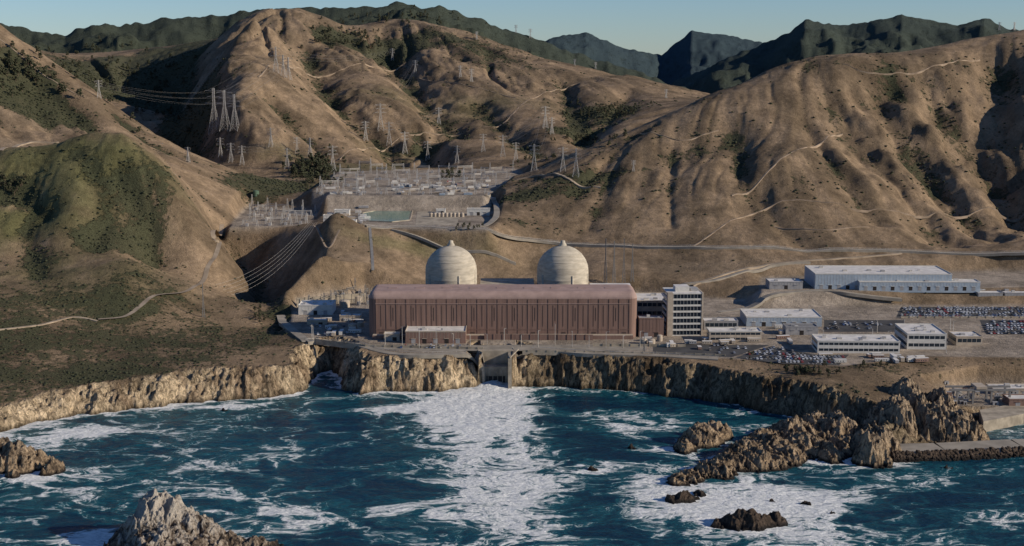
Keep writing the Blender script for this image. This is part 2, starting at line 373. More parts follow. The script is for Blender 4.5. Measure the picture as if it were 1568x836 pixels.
# ------------------------------------------------------------------ mesh builder
class MB:
    def __init__(s):s.v=[];s.f=[];s.mi=[];s.mats=[]
    def mid(s,m):
        if m not in s.mats:s.mats.append(m)
        return s.mats.index(m)
    def face(s,pts,m):
        i=len(s.v);s.v+=[tuple(p) for p in pts];s.f.append(tuple(range(i,i+len(pts))));s.mi.append(s.mid(m))
    def box(s,x0,x1,y0,y1,z0,z1,m,top=None):
        i=len(s.v);s.v+=[(x0,y0,z0),(x1,y0,z0),(x1,y1,z0),(x0,y1,z0),(x0,y0,z1),(x1,y0,z1),(x1,y1,z1),(x0,y1,z1)]
        for k,f in enumerate([(0,3,2,1),(4,5,6,7),(0,1,5,4),(1,2,6,5),(2,3,7,6),(3,0,4,7)]):
            s.f.append(tuple(i+a for a in f));s.mi.append(s.mid(top if (k==1 and top) else m))
    def prism(s,P,z0,z1,m,top=None):
        n=len(P);i=len(s.v);s.v+=[(p[0],p[1],z0) for p in P]+[(p[0],p[1],z1) for p in P]
        s.f.append(tuple(i+n+k for k in range(n)));s.mi.append(s.mid(top or m))
        for k in range(n):s.f.append((i+k,i+(k+1)%n,i+n+(k+1)%n,i+n+k));s.mi.append(s.mid(m))
    def rings(s,R,m,cap=True):
        n=len(R[0]);i=len(s.v)
        for r in R:s.v+=[tuple(p) for p in r]
        for a in range(len(R)-1):
            for k in range(n):s.f.append((i+a*n+k,i+a*n+(k+1)%n,i+(a+1)*n+(k+1)%n,i+(a+1)*n+k));s.mi.append(s.mid(m))
        if cap:s.f.append(tuple(i+(len(R)-1)*n+k for k in range(n)));s.mi.append(s.mid(m))
    def lathe(s,cx,cy,prof,m,n=48):
        s.rings([[(cx+r*math.cos(2*math.pi*k/n),cy+r*math.sin(2*math.pi*k/n),z) for k in range(n)] for r,z in prof],m)
    def beam(s,p,q,r,m):
        p=Vector(p);q=Vector(q);d=(q-p)
        if d.length<1e-6:return
        d.normalize();a=d.cross(Vector((0,0,1)) if abs(d.z)<.9 else Vector((1,0,0))).normalized();b=d.cross(a)
        s.rings([[tuple(c+a*(sx*r)+b*(sy*r)) for sx,sy in ((-1,-1),(1,-1),(1,1),(-1,1))] for c in (p,q)],m)
    def build(s,name,smooth=False):
        me=bpy.data.meshes.new(name)
        me.from_pydata(s.v,[],s.f);me.polygons.foreach_set('material_index',s.mi)
        o=obj_from(name,me,s.mats);me.update()
        if smooth:me.shade_smooth()
        return o
def ZT(x,y): return float(samp(Z,x,y))
# ------------------------------------------------------------------ turbine building
y0=PZ(700,517,26).y
xl,xr=PY(564,480,y0).x,PY(976,480,y0).x; zt=PY(700,447,y0).z
b=MB();D=44
def rr(x0,x1,ya,yb,r,z,n=6):
    P=[]
    for cx,cy_,a0 in ((x1-r,ya+r,-90),(x1-r,yb-r,0),(x0+r,yb-r,90),(x0+r,ya+r,180)):
        for k in range(n+1):
            a=math.radians(a0+90*k/n);P.append((cx+r*math.cos(a),cy_+r*math.sin(a),z))
    return P
R=6.0
b.rings([rr(xl,xr,y0,y0+D,6.5,z) for z in (26,zt-R)],M_brown,cap=False)
rg=[]
for k in range(7):
    a=math.pi/2*k/6;i_=R*(1-math.cos(a));rg.append(rr(xl+i_,xr-i_,y0+i_,y0+D-i_,max(.6,6.5-i_),zt-R+R*math.sin(a)))
b.rings(rg,M_brownroof)
L=xr-xl
for k in range(26):
    x=xl+7+(L-14)*k/25; b.box(x-.28,x+.28,y0-.28,y0+.02,27,zt-R-.5,M_brown)
for k in range(25):
    x=xl+7+(L-14)*(k+.5)/25
    b.box(x-.75,x-.2,y0-.12,y0+.02,36,zt-R-6,M_slit)
    if k%2: b.box(x+1.2,x+1.6,y0-.12,y0+.02,41,zt-R-8,M_dark)
    if k%3==0:b.box(x-1.9,x+1.9,y0-.14,y0+.02,26.2,31.2,M_slit)
b.box(xl+6,xr-6,y0-.4,y0+.02,zt-R-4.6,zt-R-4.2,M_brownroof)
b.box(xl+6,xr-6,y0-.35,y0+.02,33.2,33.6,M_brown)
b.box(xl+4,xr-4,y0-7,y0-.6,26,29.5,M_brown,M_tan)
for k in range(9):
    x=xl+20+k*24;b.box(x-4,x+4,y0+18,y0+22,zt-.3,zt+.45,M_brownroof)
b.build('turbine_building')
# ------------------------------------------------------------------ containment domes
for uc in (691,861.5):
    yc=1204;c=PY(uc,434,yc);t=PY(uc,376,yc).z;r=39.3/F*PY(uc,434,yc).y/ray(uc,434)[1]
    b=MB();zs=t-r
    pr=[(r,26)]
    z=34
    while z<zs-3: pr+=[(r,z),(r+.12,z+.25),(r,z+.5)];z+=4.5
    pr+=[(r,zs)]
    for k in range(1,19):
        a=math.pi/2*k/20
        pr.append((r*math.cos(a),zs+r*math.sin(a)))
    pr+=[(3.6,t-.4),(3.3,t+1.2),(2.2,t+2.8),(2.0,t+4.6),(.5,t+5)]
    b.lathe(c.x,yc,pr,M_dome,64)
    for zz in (0.22,.45,.68):
        a=math.asin(zz);rc_=r*math.cos(a)
        b.lathe(c.x,yc,[(rc_+.05,zs+r*zz-.2),(rc_+.28,zs+r*zz-.1),(rc_+.12,zs+r*zz+.2)],M_dome,64)
    for k in range(3):
        a=-math.pi/2+(-.9,0.35,1.2)[k]
        b.box(c.x+r*math.cos(a)-.9,c.x+r*math.cos(a)+.9,yc+r*math.sin(a)-.7,yc+r*math.sin(a)+.9,26,zs-1,M_dome)
    o=b.build('reactor_containment_dome',smooth=True)
b=MB();b.box(PY(735,440,1190).x,PY(818,440,1190).x,1186,1225,26,61,M_conc);b.box(PY(905,440,1190).x,PY(968,440,1190).x,1182,1215,26,58,M_conc,M_roofw)
b.box(PY(580,440,1190).x,PY(650,440,1190).x,1185,1215,26,57,M_conc);b.build('auxiliary_building')
# ------------------------------------------------------------------ generic buildings
def building(name,u0,u1,vb,vt,z0,depth,wall,roof,st=1,win='band',units=3,trim=None,rot=0,glass=None):
    glass=glass or M_glass
    p0=PZ((u0+u1)/2,vb,z0);y=p0.y;x0=PY(u0,vb,y).x;x1=PY(u1,vb,y).x;h=PY(u0,vt,y).z-z0
    cx=(x0+x1)/2;b=MB();W_=(x1-x0)/2
    b.box(-W_,W_,0,depth,-2,h,wall,roof);tr=trim or wall
    for q in ((-W_-.2,W_+.2,-.2,.25),(-W_-.2,W_+.2,depth-.25,depth+.2)):b.box(*q,h-.3,h+.7,tr)
    for q in ((-W_-.2,-W_+.25,.25,depth-.25),(W_-.25,W_+.2,.25,depth-.25)):b.box(*q,h-.3,h+.7,tr)
    sh=h/st
    for s_ in range(st):
        za=s_*sh+sh*.38;zb=s_*sh+sh*.80
        if win=='band':
            n_=max(2,int(2*W_/4.2))
            for k in range(n_):
                xa=-W_+1+(2*W_-2)*k/n_;b.box(xa+.25,xa+(2*W_-2)/n_-.25,-.06,.1,za,zb,glass)
            m_=max(2,int(depth/4.2))
            for k in range(m_):
                ya=1+(depth-2)*k/m_
                for sx in(-1,1):
                    xs=sx*W_;b.box(min(xs,xs+sx*.06)-.01,max(xs,xs+sx*.06)+.01,ya+.25,ya+(depth-2)/m_-.25,za,zb,glass)
        elif win=='doors':
            n_=max(2,int(2*W_/9))
            for k in range(n_):
                xa=-W_+2+(2*W_-4)*(k+.5)/n_;b.box(xa-1.8,xa+1.8,-.06,.1,.1,min(4.2,h*.6),M_dark if k%2 else M_grey)
                b.box(xa-2.1,xa+2.1,-.5,.1,min(4.2,h*.6),min(4.2,h*.6)+.3,tr)
    if win=='doors':
        n_=int(2*W_/3)
        for k in range(n_): 
            xa=-W_+.5+(2*W_-1)*k/n_;b.box(xa,xa+.18,-.09,.01,min(4.2,h*.6)+.5,h-.3,tr)
    for k in range(units):
        xa=random.uniform(-W_*.8,W_*.8);ya=random.uniform(depth*.2,depth*.8);w=random.uniform(.8,2.2)
        b.box(xa-w,xa+w,ya-w*.7,ya+w*.7,h-.02,h+random.uniform(.9,2),M_grey if k%2 else M_steel)
    o=b.build(name);o.location=(cx,y,z0);o.rotation_euler=(0,0,math.radians(rot));return o
building('service_building',621,713,526,508,26,24,M_brown,M_roofw,1,'doors',3,M_tan)
building('pump_house',588,612,522,512,26,10,M_tan,M_roofw,1,'doors',1)
building('machine_shop_building',974,1022,500,461,26,40,M_tan,M_roofw,3,'band',4)
building('machine_shop_building',978,1016,516,488,26,14,M_brown,M_grey,1,'doors',2)
y=PZ(1048,514,26).y;x0=PY(1022,500,y).x;x1=PY(1076,500,y).x;h=PY(1050,449,y).z-26;b=MB();W_=(x1-x0)/2
b.box(-W_+.8,W_-.8,.8,29,0,h-.5,M_glass)
for k in range(8):
    zc=h*k/7.;b.box(-W_,W_,0,30,max(0,zc-.95),min(h,zc+.65),M_white,M_roofw)
b.box(-W_-.3,-W_+4.5,-.3,6,0,h+.3,M_tan);b.box(W_-1.2,W_+.3,-.3,30.3,0,h+.3,M_tan)
for k in range(9):
    xa=-W_+5+(2*W_-7)*k/8;b.box(xa-.15,xa+.15,.3,.85,0,h-1,M_grey)
b.box(-W_*.5,W_*.3,8,20,h,h+4.5,M_white,M_roofw);b.box(W_*.4,W_*.8,10,20,h,h+2.5,M_grey)
o=b.build('administration_building');o.location=((x0+x1)/2,y,26);o.rotation_euler=(0,0,math.radians(3))
building('annex_building',1086,1166,523,508,26,16,M_tan,M_roofw,2,'band',5,M_white)
building('annex_building',1078,1130,505,492,26,14,M_grey,M_roofw,1,'band',2)
building('metal_warehouse',1143,1258,500,486,26,38,M_blue,M_roofw,1,'doors',4,M_white,rot=-1)
building('metal_warehouse',1203,1252,513,501,26,14,M_grey,M_steeld,1,'doors',2)
building('office_building',1252,1377,541,523,26,26,M_white,M_roofw,2,'band',8,rot=-2)
building('office_building',1389,1448,535,512,26,42,M_white,M_roofw,2,'band',6,rot=-2)
building('office_building',1464,1504,529,516,26,22,M_tan,M_roofw,1,'band',3)
building('turbine_parts_warehouse',1248,1456,443,420,38,52,M_blue,M_roofw,1,'doors',7,M_white,rot=-1)
building('turbine_parts_warehouse',1316,1500,445,432,38,16,M_blue,M_roofw,1,'doors',5,M_white,rot=-1)
building('storage_shed',1178,1229,443,432,38,20,M_grey,M_roofw,1,'doors',2)
building('storage_shed',1497,1535,462,449,28,20,M_grey,M_roofw,1,'doors',2)
building('storage_shed',1538,1580,462,449,28,20,M_grey,M_roofw,1,'doors',2)
building('storage_shed',457,509,482,468,26,26,M_white,M_roofw,1,'doors',5)
building('storage_shed',520,552,492,484,26,12,M_tan,M_roofw,1,'doors',2)
building('storage_shed',470,500,497,491,26,10,M_tan,M_roofw,1,'doors',1)
for (u0,u1,vb,vt) in [(505,545,346,338),(512,535,330,322),(548,560,322,314),(640,670,308,301),(680,705,312,305),(700,740,300,293),(650,664,322,316),(668,682,326,321),(715,750,330,320),(610,640,300,295),(735,760,318,310),(520,548,316,309),(560,590,314,309),(690,712,298,292),(495,510,340,330)]:
    building('yard_shed',u0,u1,vb,vt,80,9,random.choice([M_white,M_tan,M_white]),random.choice([M_roofw,M_tan]),1,'doors',1)
for k in range(105):
    if k<74: u,v,z=random.uniform(600,755),random.uniform(296,320),80
    else: u,v,z=random.uniform(505,560),random.uniform(308,342),80
    p=PZ(u,v,z);b=MB();w=random.uniform(3,6.5);m_=random.choice([M_white,M_white,M_tan,M_grey,M_blue,M_red] if k%9==0 else [M_white,M_white,M_tan,M_grey])
    b.box(-w,w,-1.25,1.25,.25,2.9,m_,M_roofw)
    for j in range(int(w*2)):b.box(-w+j+.3,-w+j+.5,-1.33,-1.24,.4,2.8,m_)
    for sx in(-w+.2,w-.5):
        for sy in(-1.2,.9):b.box(sx,sx+.3,sy,sy+.3,0,.25,M_dark)
    o=b.build('shipping_container');o.location=(p.x,p.y,ZT(p.x,p.y));o.rotation_euler=(0,0,random.choice([0,.1,1.57,.2]))
def sheet(name,pts,z,m,curb=None):
    P=poly(pts,z);b=MB();b.face([(x,y,z) for x,y in P],m)
    if curb:
        for i in range(len(P)):
            b.beam((*P[i],z+.2),(*P[(i+1)%len(P)],z+.2),.5,curb)
    return b.build(name)
sheet('storage_pond',[(553,338),(600,340),(628,337),(632,322),(590,320),(556,326)],80.3,M_pond,M_conc)
sheet('concrete_yard',[(636,344),(700,345),(705,318),(640,318)],80.12,M_conc)
for k in range(9):
    u=660+k*6.;p=PZ(u,332,80);b=MB();b.lathe(0,0,[(2.2,0),(2.2,4),(1.2,5),(.1,5.3)],M_tan,12);o=b.build('storage_tank');o.location=(p.x,p.y,80)
p=hit(392,298);b=MB();b.lathe(0,0,[(4,-2),(4,5),(.2,6)],M_green,20);o=b.build('water_tank');o.location=p
# ------------------------------------------------------------------ roads
def catm(P,n=8):
    out=[];Q=[P[0]]+P+[P[-1]]
    for i in range(1,len(Q)-2):
        for k in range(n):
            t=k/n;a,b_,c,d=Q[i-1],Q[i],Q[i+1],Q[i+2]
            out.append(tuple(.5*((2*b_[j])+(-a[j]+c[j])*t+(2*a[j]-5*b_[j]+4*c[j]-d[j])*t*t+(-a[j]+3*b_[j]-3*c[j]+d[j])*t**3) for j in (0,1)))
    out.append(P[-1]);return out
def road(name,pts,w,m,off=.35,zfix=None,line=False,rail=False):
    P=[]
    for u,v in pts:
        p=hit(u,v) if zfix is None else PZ(u,v,zfix);P.append((p.x,p.y))
    P=catm(P,14);b=MB();P=[Vector(p) for p in P];nn=len(P)
    Lf,Rt,Zc=[],[],[]
    for i,p in enumerate(P):
        d=(P[min(i+1,nn-1)]-P[max(i-1,0)]);
        if d.length<1e-6:d=Vector((1,0))
        d.normalize();n_=Vector((-d.y,d.x));Lf.append(p+n_*w/2);Rt.append(p-n_*w/2)
        Zc.append(max(ZT(*Lf[-1]),ZT(*Rt[-1]),ZT(*p)))
    Zs=np.convolve(np.pad(Zc,2,mode='edge'),np.ones(5)/5,'valid');Zs=np.maximum(Zs,np.array(Zc))+off
    for i in range(nn-1):
        b.face([(*Rt[i],Zs[i]),(*Rt[i+1],Zs[i+1]),(*Lf[i+1],Zs[i+1]),(*Lf[i],Zs[i])],m)
        b.face([(*Rt[i],Zs[i]-3),(*Rt[i+1],Zs[i+1]-3),(*Rt[i+1],Zs[i+1]),(*Rt[i],Zs[i])],m)
        if line:
            c0=(Lf[i]+Rt[i])/2;c1=(Lf[i+1]+Rt[i+1])/2;e=(Lf[i]-Rt[i]).normalized()*.15
            b.face([(*(c0-e),Zs[i]+.02),(*(c1-e),Zs[i+1]+.02),(*(c1+e),Zs[i+1]+.02),(*(c0+e),Zs[i]+.02)],M_paint)
        if rail:
            b.beam((*Lf[i],Zs[i]+.9),(*Lf[i+1],Zs[i+1]+.9),.12,M_steel);b.beam((*Lf[i],Zs[i]),(*Lf[i],Zs[i]+1),.1,M_steel)
    return b.build(name)
road('access_road',[(560,346),(640,347),(700,350),(760,360),(830,371),(900,376),(1000,379),(1100,380),(1200,381),(1300,383),(1400,386),(1600,392)],8,M_road,line=True,rail=True)
road('access_road',[(700,350),(745,345),(760,332),(758,315),(748,300)],7,M_road)
road('hill_road',[(340,347),(326,360),(336,375),(330,395),(318,412),(312,430),(290,446),(235,455),(215,470),(190,486),(150,490)],5,M_dirt,line=False)
road('hill_road',[(-60,508),(0,505),(60,498),(110,486),(150,492)],3,M_dirt)
road('hill_road',[(1100,478),(1180,455),(1250,445),(1300,452),(1380,462)],7,M_road)
road('hill_road',[(1060,440),(1160,412),(1260,398),(1380,388)],4,M_dirt)
road('hill_road',[(1040,442),(1100,428),(1180,408),(1240,402)],5,M_road)
road('hill_road',[(600,352),(650,370),(720,386),(790,405)],4,M_road)
road('cliff_road',[(470,525),(520,534),(600,541),(700,543),(800,543),(900,541),(1000,544),(1100,550)],8,M_road,rail=True)
road('cliff_road',[(430,484),(440,500),(470,525)],8,M_road)
for q in [[(740,195),(780,180),(820,150),(870,133),(930,122)],[(520,245),(560,228),(610,212),(700,207)],[(395,118),(450,105),(540,100),(620,97)],[(1060,378),(1160,325),(1300,318),(1440,325),(1568,328)],[(1120,300),(1165,275),(1225,228),(1290,205)],[(480,345),(500,380),(520,352)],[(640,120),(700,128),(790,150)],[(0,60),(60,110),(130,150)],[(1290,98),(1340,112),(1420,105),(1500,92)],[(1180,345),(1260,352),(1330,348)],[(980,205),(1040,215),(1100,200)]]:
    road('dirt_track',q,1.9,M_track,.15)
road('dirt_track',[(790,275),(830,268),(880,280),(920,288)],4,M_dirt)
road('dirt_track',[(0,232),(30,222),(90,218)],6,M_dirt)
road('pipeline_corridor',[(566,348),(569,380),(571,418)],3,M_steeld)
# ------------------------------------------------------------------ parking lots + cars
def car_mesh(i,col,van=False):
    mp=simple('car_paint_%d'%i,col,.35,.04,.5,spec=.5);b=MB()
    top=1.95 if van else 1.45
    pf=[(-2.2,.35),(2.2,.35),(2.25,.75),(1.3,.92),(-2.1,.98),(-2.25,.7)] if not van else [(-2.4,.35),(2.4,.35),(2.45,.9),(1.7,1.1),(-2.4,1.1),(-2.45,.7)]
    cab=[(-1.7,.95),(1.1,.9),(.45,top),(-1.25,top)] if not van else [(-2.35,1.08),(1.6,1.08),(1.0,top),(-2.3,top)]
    def ext(pf_,hw,m,tm):
        n=len(pf_);A=[(x,-hw,z) for x,z in pf_];Bq=[(x,hw,z) for x,z in pf_]
        b.face(A,m);b.face(Bq[::-1],m)
        for k in range(n):
            b.face([A[k],Bq[k],Bq[(k+1)%n],A[(k+1)%n]][::-1],tm if k==2 and tm else m)
    ext(pf,.88,mp,None);ext(cab,.76,M_glass,mp)
    for x in(-1.4,1.4):
        for y_ in(-.9,.72):
            b.rings([[(x+.33*math.cos(a),yy,.33+.33*math.sin(a)) for a in [j*math.pi/4 for j in range(8)]] for yy in (y_,y_+.18)],M_dark)
    me_o=b.build('tmp');me=me_o.data;bpy.data.objects.remove(me_o);return me
cars=[car_mesh(i,c,v) for i,(c,v) in enumerate([((.65,.65,.64),False),((.62,.62,.62),True),((.30,.31,.33),False),((.05,.06,.07),False),((.08,.12,.25),False),((.35,.05,.04),False),((.26,.22,.17),True)])]
def put_cars(pts,z,rows,ang,fill=.75,sp=3.1,rowgap=None):
    P=poly(pts,z);xs=[p[0] for p in P];yy=[p[1] for p in P]
    yv=min(yy)+3;k=0
    while yv<max(yy)-2:
        xv=min(xs)+2
        while xv<max(xs)-2:
            if random.random()<fill*(.55+.9*(math.sin(xv*.05+yv)*.5+.5)) and float(sdf(np.array([xv]),np.array([yv]),P)[0])>2.:
                o=bpy.data.objects.new('parked_car',random.choice(cars[:3] if random.random()<.4 else cars));scn.collection.objects.link(o)
                o.location=(xv,yv,z+.07);o.rotation_euler=(0,0,math.pi/2*random.choice([1,-1])+ang)
            xv+=sp
        k+=1;yv+=(6.5 if k%2 else 11) if rowgap is None else rowgap
def lot(pts,z):
    sheet('parking_lot',pts,z+.06,M_asph);P=poly(pts,z);xs=[p[0] for p in P];yy=[p[1] for p in P]
    b=MB();yv=min(yy)+6.2
    while yv<max(yy)-8:
        x=min(xs)+.5
        while x<max(xs):
            if float(sdf(np.array([x]),np.array([yv]),P)[0])>3.5:b.box(x-.08,x+.08,yv-3,yv+3,z+.064,z+.068,M_paint)
            x+=3.1
        yv+=17.5
    if b.v:b.build('parking_markings')
l1=[(1125,548),(1180,530),(1250,543),(1300,543),(1285,559),(1200,557)];lot(l1,26);put_cars(l1,26,4,0,.6)
l2=[(1372,486),(1700,486),(1700,470),(1380,470)];lot(l2,26);put_cars(l2,26,4,0,.7)
l3=[(1510,512),(1700,512),(1700,490),(1500,490)];lot(l3,26);put_cars(l3,26,4,0,.75)
put_cars([(590,534),(720,534),(720,529),(590,529)],26,1,0,.18);put_cars([(1080,540),(1130,545),(1170,530),(1085,528)],26,1,0,.3)
put_cars([(1260,505),(1370,505),(1370,492),(1262,492)],26,1,0,.35);put_cars([(470,512),(555,520),(555,500),(480,495)],26,1,.3,.2)
sheet('asphalt_apron',[(1085,528),(1180,528),(1120,547),(1000,541),(1000,526)],26.06,M_asph)
sheet('asphalt_apron',[(560,533),(640,537),(990,537),(990,527),(560,529)],26.05,M_road)
sheet('asphalt_apron',[(1262,508),(1385,508),(1385,490),(1262,490)],26.05,M_asph)
def tank(u,v,z,r,h,m):
    p=PZ(u,v,z);b=MB();b.lathe(0,0,[(r,0),(r,h),(r*.6,h+r*.2),(.1,h+r*.28)],m,20);o=b.build('storage_tank');o.location=(p.x,p.y,z)
for a in [(985,526,3,4),(998,527,3,4),(1010,522,2.5,5),(540,505,4,5),(552,500,3,4),(528,470,5,6),(548,462,5,6)]:tank(a[0],a[1],26,a[2],a[3],M_tan)
def wall(name,pts,z,h,m,t=.25):
    b=MB();P=poly(pts,z)
    for i in range(len(P)-1):
        d=(Vector(P[i+1])-Vector(P[i])).normalized();n_=Vector((-d.y,d.x))*t;A=Vector(P[i])-d*.02;B_=Vector(P[i+1])
        b.prism([tuple(A-n_),tuple(B_-n_),tuple(B_+n_),tuple(A+n_)],z-3,z+h,m)
        L_=(B_-A).length;k=0
        while k<L_:
            q=A+d*k;b.box(q.x-.3,q.x+.3,q.y-.35-t,q.y+.35+t,z,z+h+.2,m);k+=8
    b.build(name)
wall('site_wall',[(742,520),(908,521)],26,5,M_brown)
wall('site_wall',[(908,530),(1050,531)],26,2.2,M_conc)
wall('retaining_wall',[(482,522),(560,531),(740,535)],26,2.0,M_conc)
wall('retaining_wall',[(455,470),(560,462)],26,9,M_conc)
wall('retaining_wall',[(1110,545),(1000,541),(800,538)],26,1.3,M_conc)
wall('retaining_wall',[(1380,487),(1568,487)],26,1.6,M_conc)
def lamp(u,v,z,h=12):
    p=PZ(u,v,z);b=MB();b.beam((0,0,0),(0,0,h),.14,M_steel);b.beam((0,0,h),(2,0,h+.3),.1,M_steel);b.box(1.6,2.8,-.25,.25,h+.15,h+.4,M_steeld);b.box(-.4,.4,-.4,.4,0,.5,M_conc)
    o=b.build('street_lamp');o.location=(p.x,p.y,z);o.rotation_euler[2]=random.uniform(0,6)
for k in range(16):lamp(590+k*26,531+random.uniform(-3,3),26,random.choice([10,14,18]))
for k in range(16):lamp(random.uniform(1100,1560),random.uniform(480,550),26,11)
for k in range(8):lamp(random.uniform(470,560),random.uniform(470,525),26,12)
for k in range(56):
    if k<16:u,v=random.uniform(484,556),random.uniform(474,520)
    elif k<30:u,v=random.uniform(1262,1420),random.uniform(546,556)
    elif k<42:u,v=random.uniform(985,1120),random.uniform(518,535)
    else:u,v=random.uniform(1100,1250),random.uniform(502,528)
    p=PZ(u,v,26);b=MB();w=random.uniform(2.5,6);h=random.uniform(2.4,3.6);m_=random.choice([M_white,M_tan,M_grey,M_tan,M_brown])
    b.box(-w,w,-1.5,1.5,.5,h,m_,M_roofw);b.box(-w-.1,w+.1,-1.6,1.6,h,h+.15,M_roofw)
    for j in range(int(w)):b.box(-w+.5+j*2,-w+1.3+j*2,-1.56,-1.49,1.2,2.0,M_glass)
    for sx in (-w*.6,w*.6):b.box(sx-.3,sx+.3,-1.2,1.2,0,.5,M_dark)
    o=b.build('office_trailer');o.location=(p.x,p.y,26);o.rotation_euler=(0,0,random.choice([0,0,.2,1.57]))
def gantries(name,pts,z,nx,ny,h,m,r=.28):
    P=[PZ(u,v,z) for u,v in pts]
    b=MB()
    for j in range(ny):
        t=j/(ny-1);A=P[0].lerp(P[3],t);B_=P[1].lerp(P[2],t);prev=None
        for i in range(nx):
            q=A.lerp(B_,i/(nx-1))+Vector((random.uniform(-4,4),random.uniform(-6,6),0));hh=h*random.choice([.45,.6,.8,1,1.2])
            for s_ in (-1,1):b.beam(q+Vector((s_*1.3,0,0)),q+Vector((s_*.35,0,hh)),r,m)
            for k in range(1,4):
                zz=hh*k/4;ww=1.3-.95*k/4;b.beam(q+Vector((-ww,0,zz-hh/8)),q+Vector((ww,0,zz+hh/8)),r*.7,m)
            if prev and random.random()<.7:
                z1=min(prev[1],hh)*.92
                b.beam(prev[0]+Vector((0,0,z1)),q+Vector((0,0,z1)),r*1.1,m);b.beam(prev[0]+Vector((0,0,z1-1.6)),q+Vector((0,0,z1-1.6)),r*.8,m)
            prev=(q,hh)
            if i%2==0:
                b.box(q.x+3,q.x+6,q.y-2,q.y+2,z,z+3.4,M_grey);b.beam(q+Vector((4,0,3.3)),q+Vector((4,0,6)),.35,M_tan)
    b.build(name)
gantries('electrical_substation',[(480,298),(740,298),(786,264),(520,266)],97,17,4,19,M_steel,.24)
gantries('electrical_substation',[(375,347),(470,343),(478,326),(385,322)],74,8,4,17,M_steel,.24)
gantries('transformer_yard',[(470,470),(560,466),(566,450),(478,455)],26,9,3,14,M_steeld,.2)
# ------------------------------------------------------------------ lattice towers
def pylon(u,vb,hpx,kind=0,name='transmission_tower',arms=True,wb=None,p=None):
    p=p or hit(u,vb);h=hpx/F*p.y*1.0;wb=wb or h*.11;b=MB();r=max(.13,p.y*.000082);m=M_steel if kind==0 else M_steeld
    lv=[0,.18,.34,.48,.6,.7,.79,.87,.94,1.];wid=[wb*(1-.82*min(1,t/.65)) if t<.65 else wb*.18 for t in lv]
    C4=[(-1,-1),(1,-1),(1,1),(-1,1)]
    for k in range(len(lv)-1):
        z0_,z1_=h*lv[k],h*lv[k+1];w0,w1=wid[k],wid[k+1]
        for c in range(4):
            a,b2=C4[c],C4[(c+1)%4]
            b.beam((a[0]*w0,a[1]*w0,z0_),(a[0]*w1,a[1]*w1,z1_),r,m)
            b.beam((a[0]*w0,a[1]*w0,z0_),(b2[0]*w1,b2[1]*w1,z1_),r*.5,m);b.beam((b2[0]*w0,b2[1]*w0,z0_),(a[0]*w1,a[1]*w1,z1_),r*.5,m)
            b.beam((a[0]*w1,a[1]*w1,z1_),(b2[0]*w1,b2[1]*w1,z1_),r*.5,m)
    if arms:
        for zz,aw in ((.68,.2),(.82,.15),(.95,.2)):
            for s_ in(-1,1):
                b.beam((0,0,h*zz+.8),(s_*h*aw,0,h*zz),r*.8,m);b.beam((0,0,h*zz-1.6),(s_*h*aw,0,h*zz),r*.8,m);b.beam((s_*h*aw,0,h*zz),(s_*h*aw,0,h*zz-2.6),r*.6,M_tan)
    o=b.build(name);o.location=(p.x,p.y,p.z-1);o.rotation_euler=(0,0,random.uniform(-.3,.3))
    return [Vector((p.x+s_*h*aw,p.y,p.z+h*zz-3)) for zz,aw in ((.68,.2),(.82,.15),(.95,.2)) for s_ in(-1,1)]
T={}
for i,(u,vb,hp) in enumerate([(329,205,70),(345,200,62),(360,200,56),(338,240,30),(354,248,30),(371,252,30),(423,112,40),(434,118,34),(442,122,34),(583,200,42),(596,222,36),(636,112,20),(601,92,18),(835,196,34),(722,125,20),(705,118,18),(672,190,26),(770,240,34),(862,262,38),(882,270,44),(818,262,42),(790,245,28),(152,150,28),(288,248,24),(510,262,40),(475,240,30),(455,235,26),(880,100,10),(790,50,12),(812,58,14),(912,105,10),(1530,46,12),(1553,46,12),(1020,150,14),(730,60,12),(970,262,18),(415,225,30),(440,258,32),(560,215,30),(620,235,34),(655,245,30),(700,250,28),(740,232,28),(845,205,26)]):
    T[i]=pylon(u,vb,hp)
for u,vb,h in [(927,432,70),(940,432,66),(955,432,70),(968,430,60)]:
    p=PZ(u,vb,40);pylon(u,vb,h,1,'lattice_mast',False,wb=1.6,p=p)
pylon(312,486,55,1,'lattice_mast',False,wb=1.2);pylon(986,545,28,1,'lattice_mast',False,wb=1.0,p=PZ(986,540,26))
def wires(a,b_,sag=.03):
    b=MB()
    for p,q in zip(T[a],T[b_]):
        L_=(p-q).length;pr=None
        for k in range(13):
            t=k/12;c=p.lerp(q,t)-Vector((0,0,4*sag*L_*t*(1-t)))
            if pr:b.beam(pr,c,.042,M_steeld)
            pr=c
    b.build('power_line')
for a,c in [(0,6),(1,7),(2,8),(0,22),(3,24),(9,11),(10,16),(13,14),(17,13),(20,13),(19,18),(6,12),(5,26),(4,37),(36,37),(38,9),(40,39)]:wires(a,c,.02)
gb=MB()
for k in range(5):
    p=PZ(474+k*3,340,88);q=PZ(330+k*6,436+k*4,48);pr=None
    for j in range(15):
        t=j/14;c=p.lerp(q,t)-Vector((0,0,4*.06*(p-q).length*t*(1-t)))
        if pr:gb.beam(pr,c,.045,M_steel)
        pr=c
gb.build('power_line')
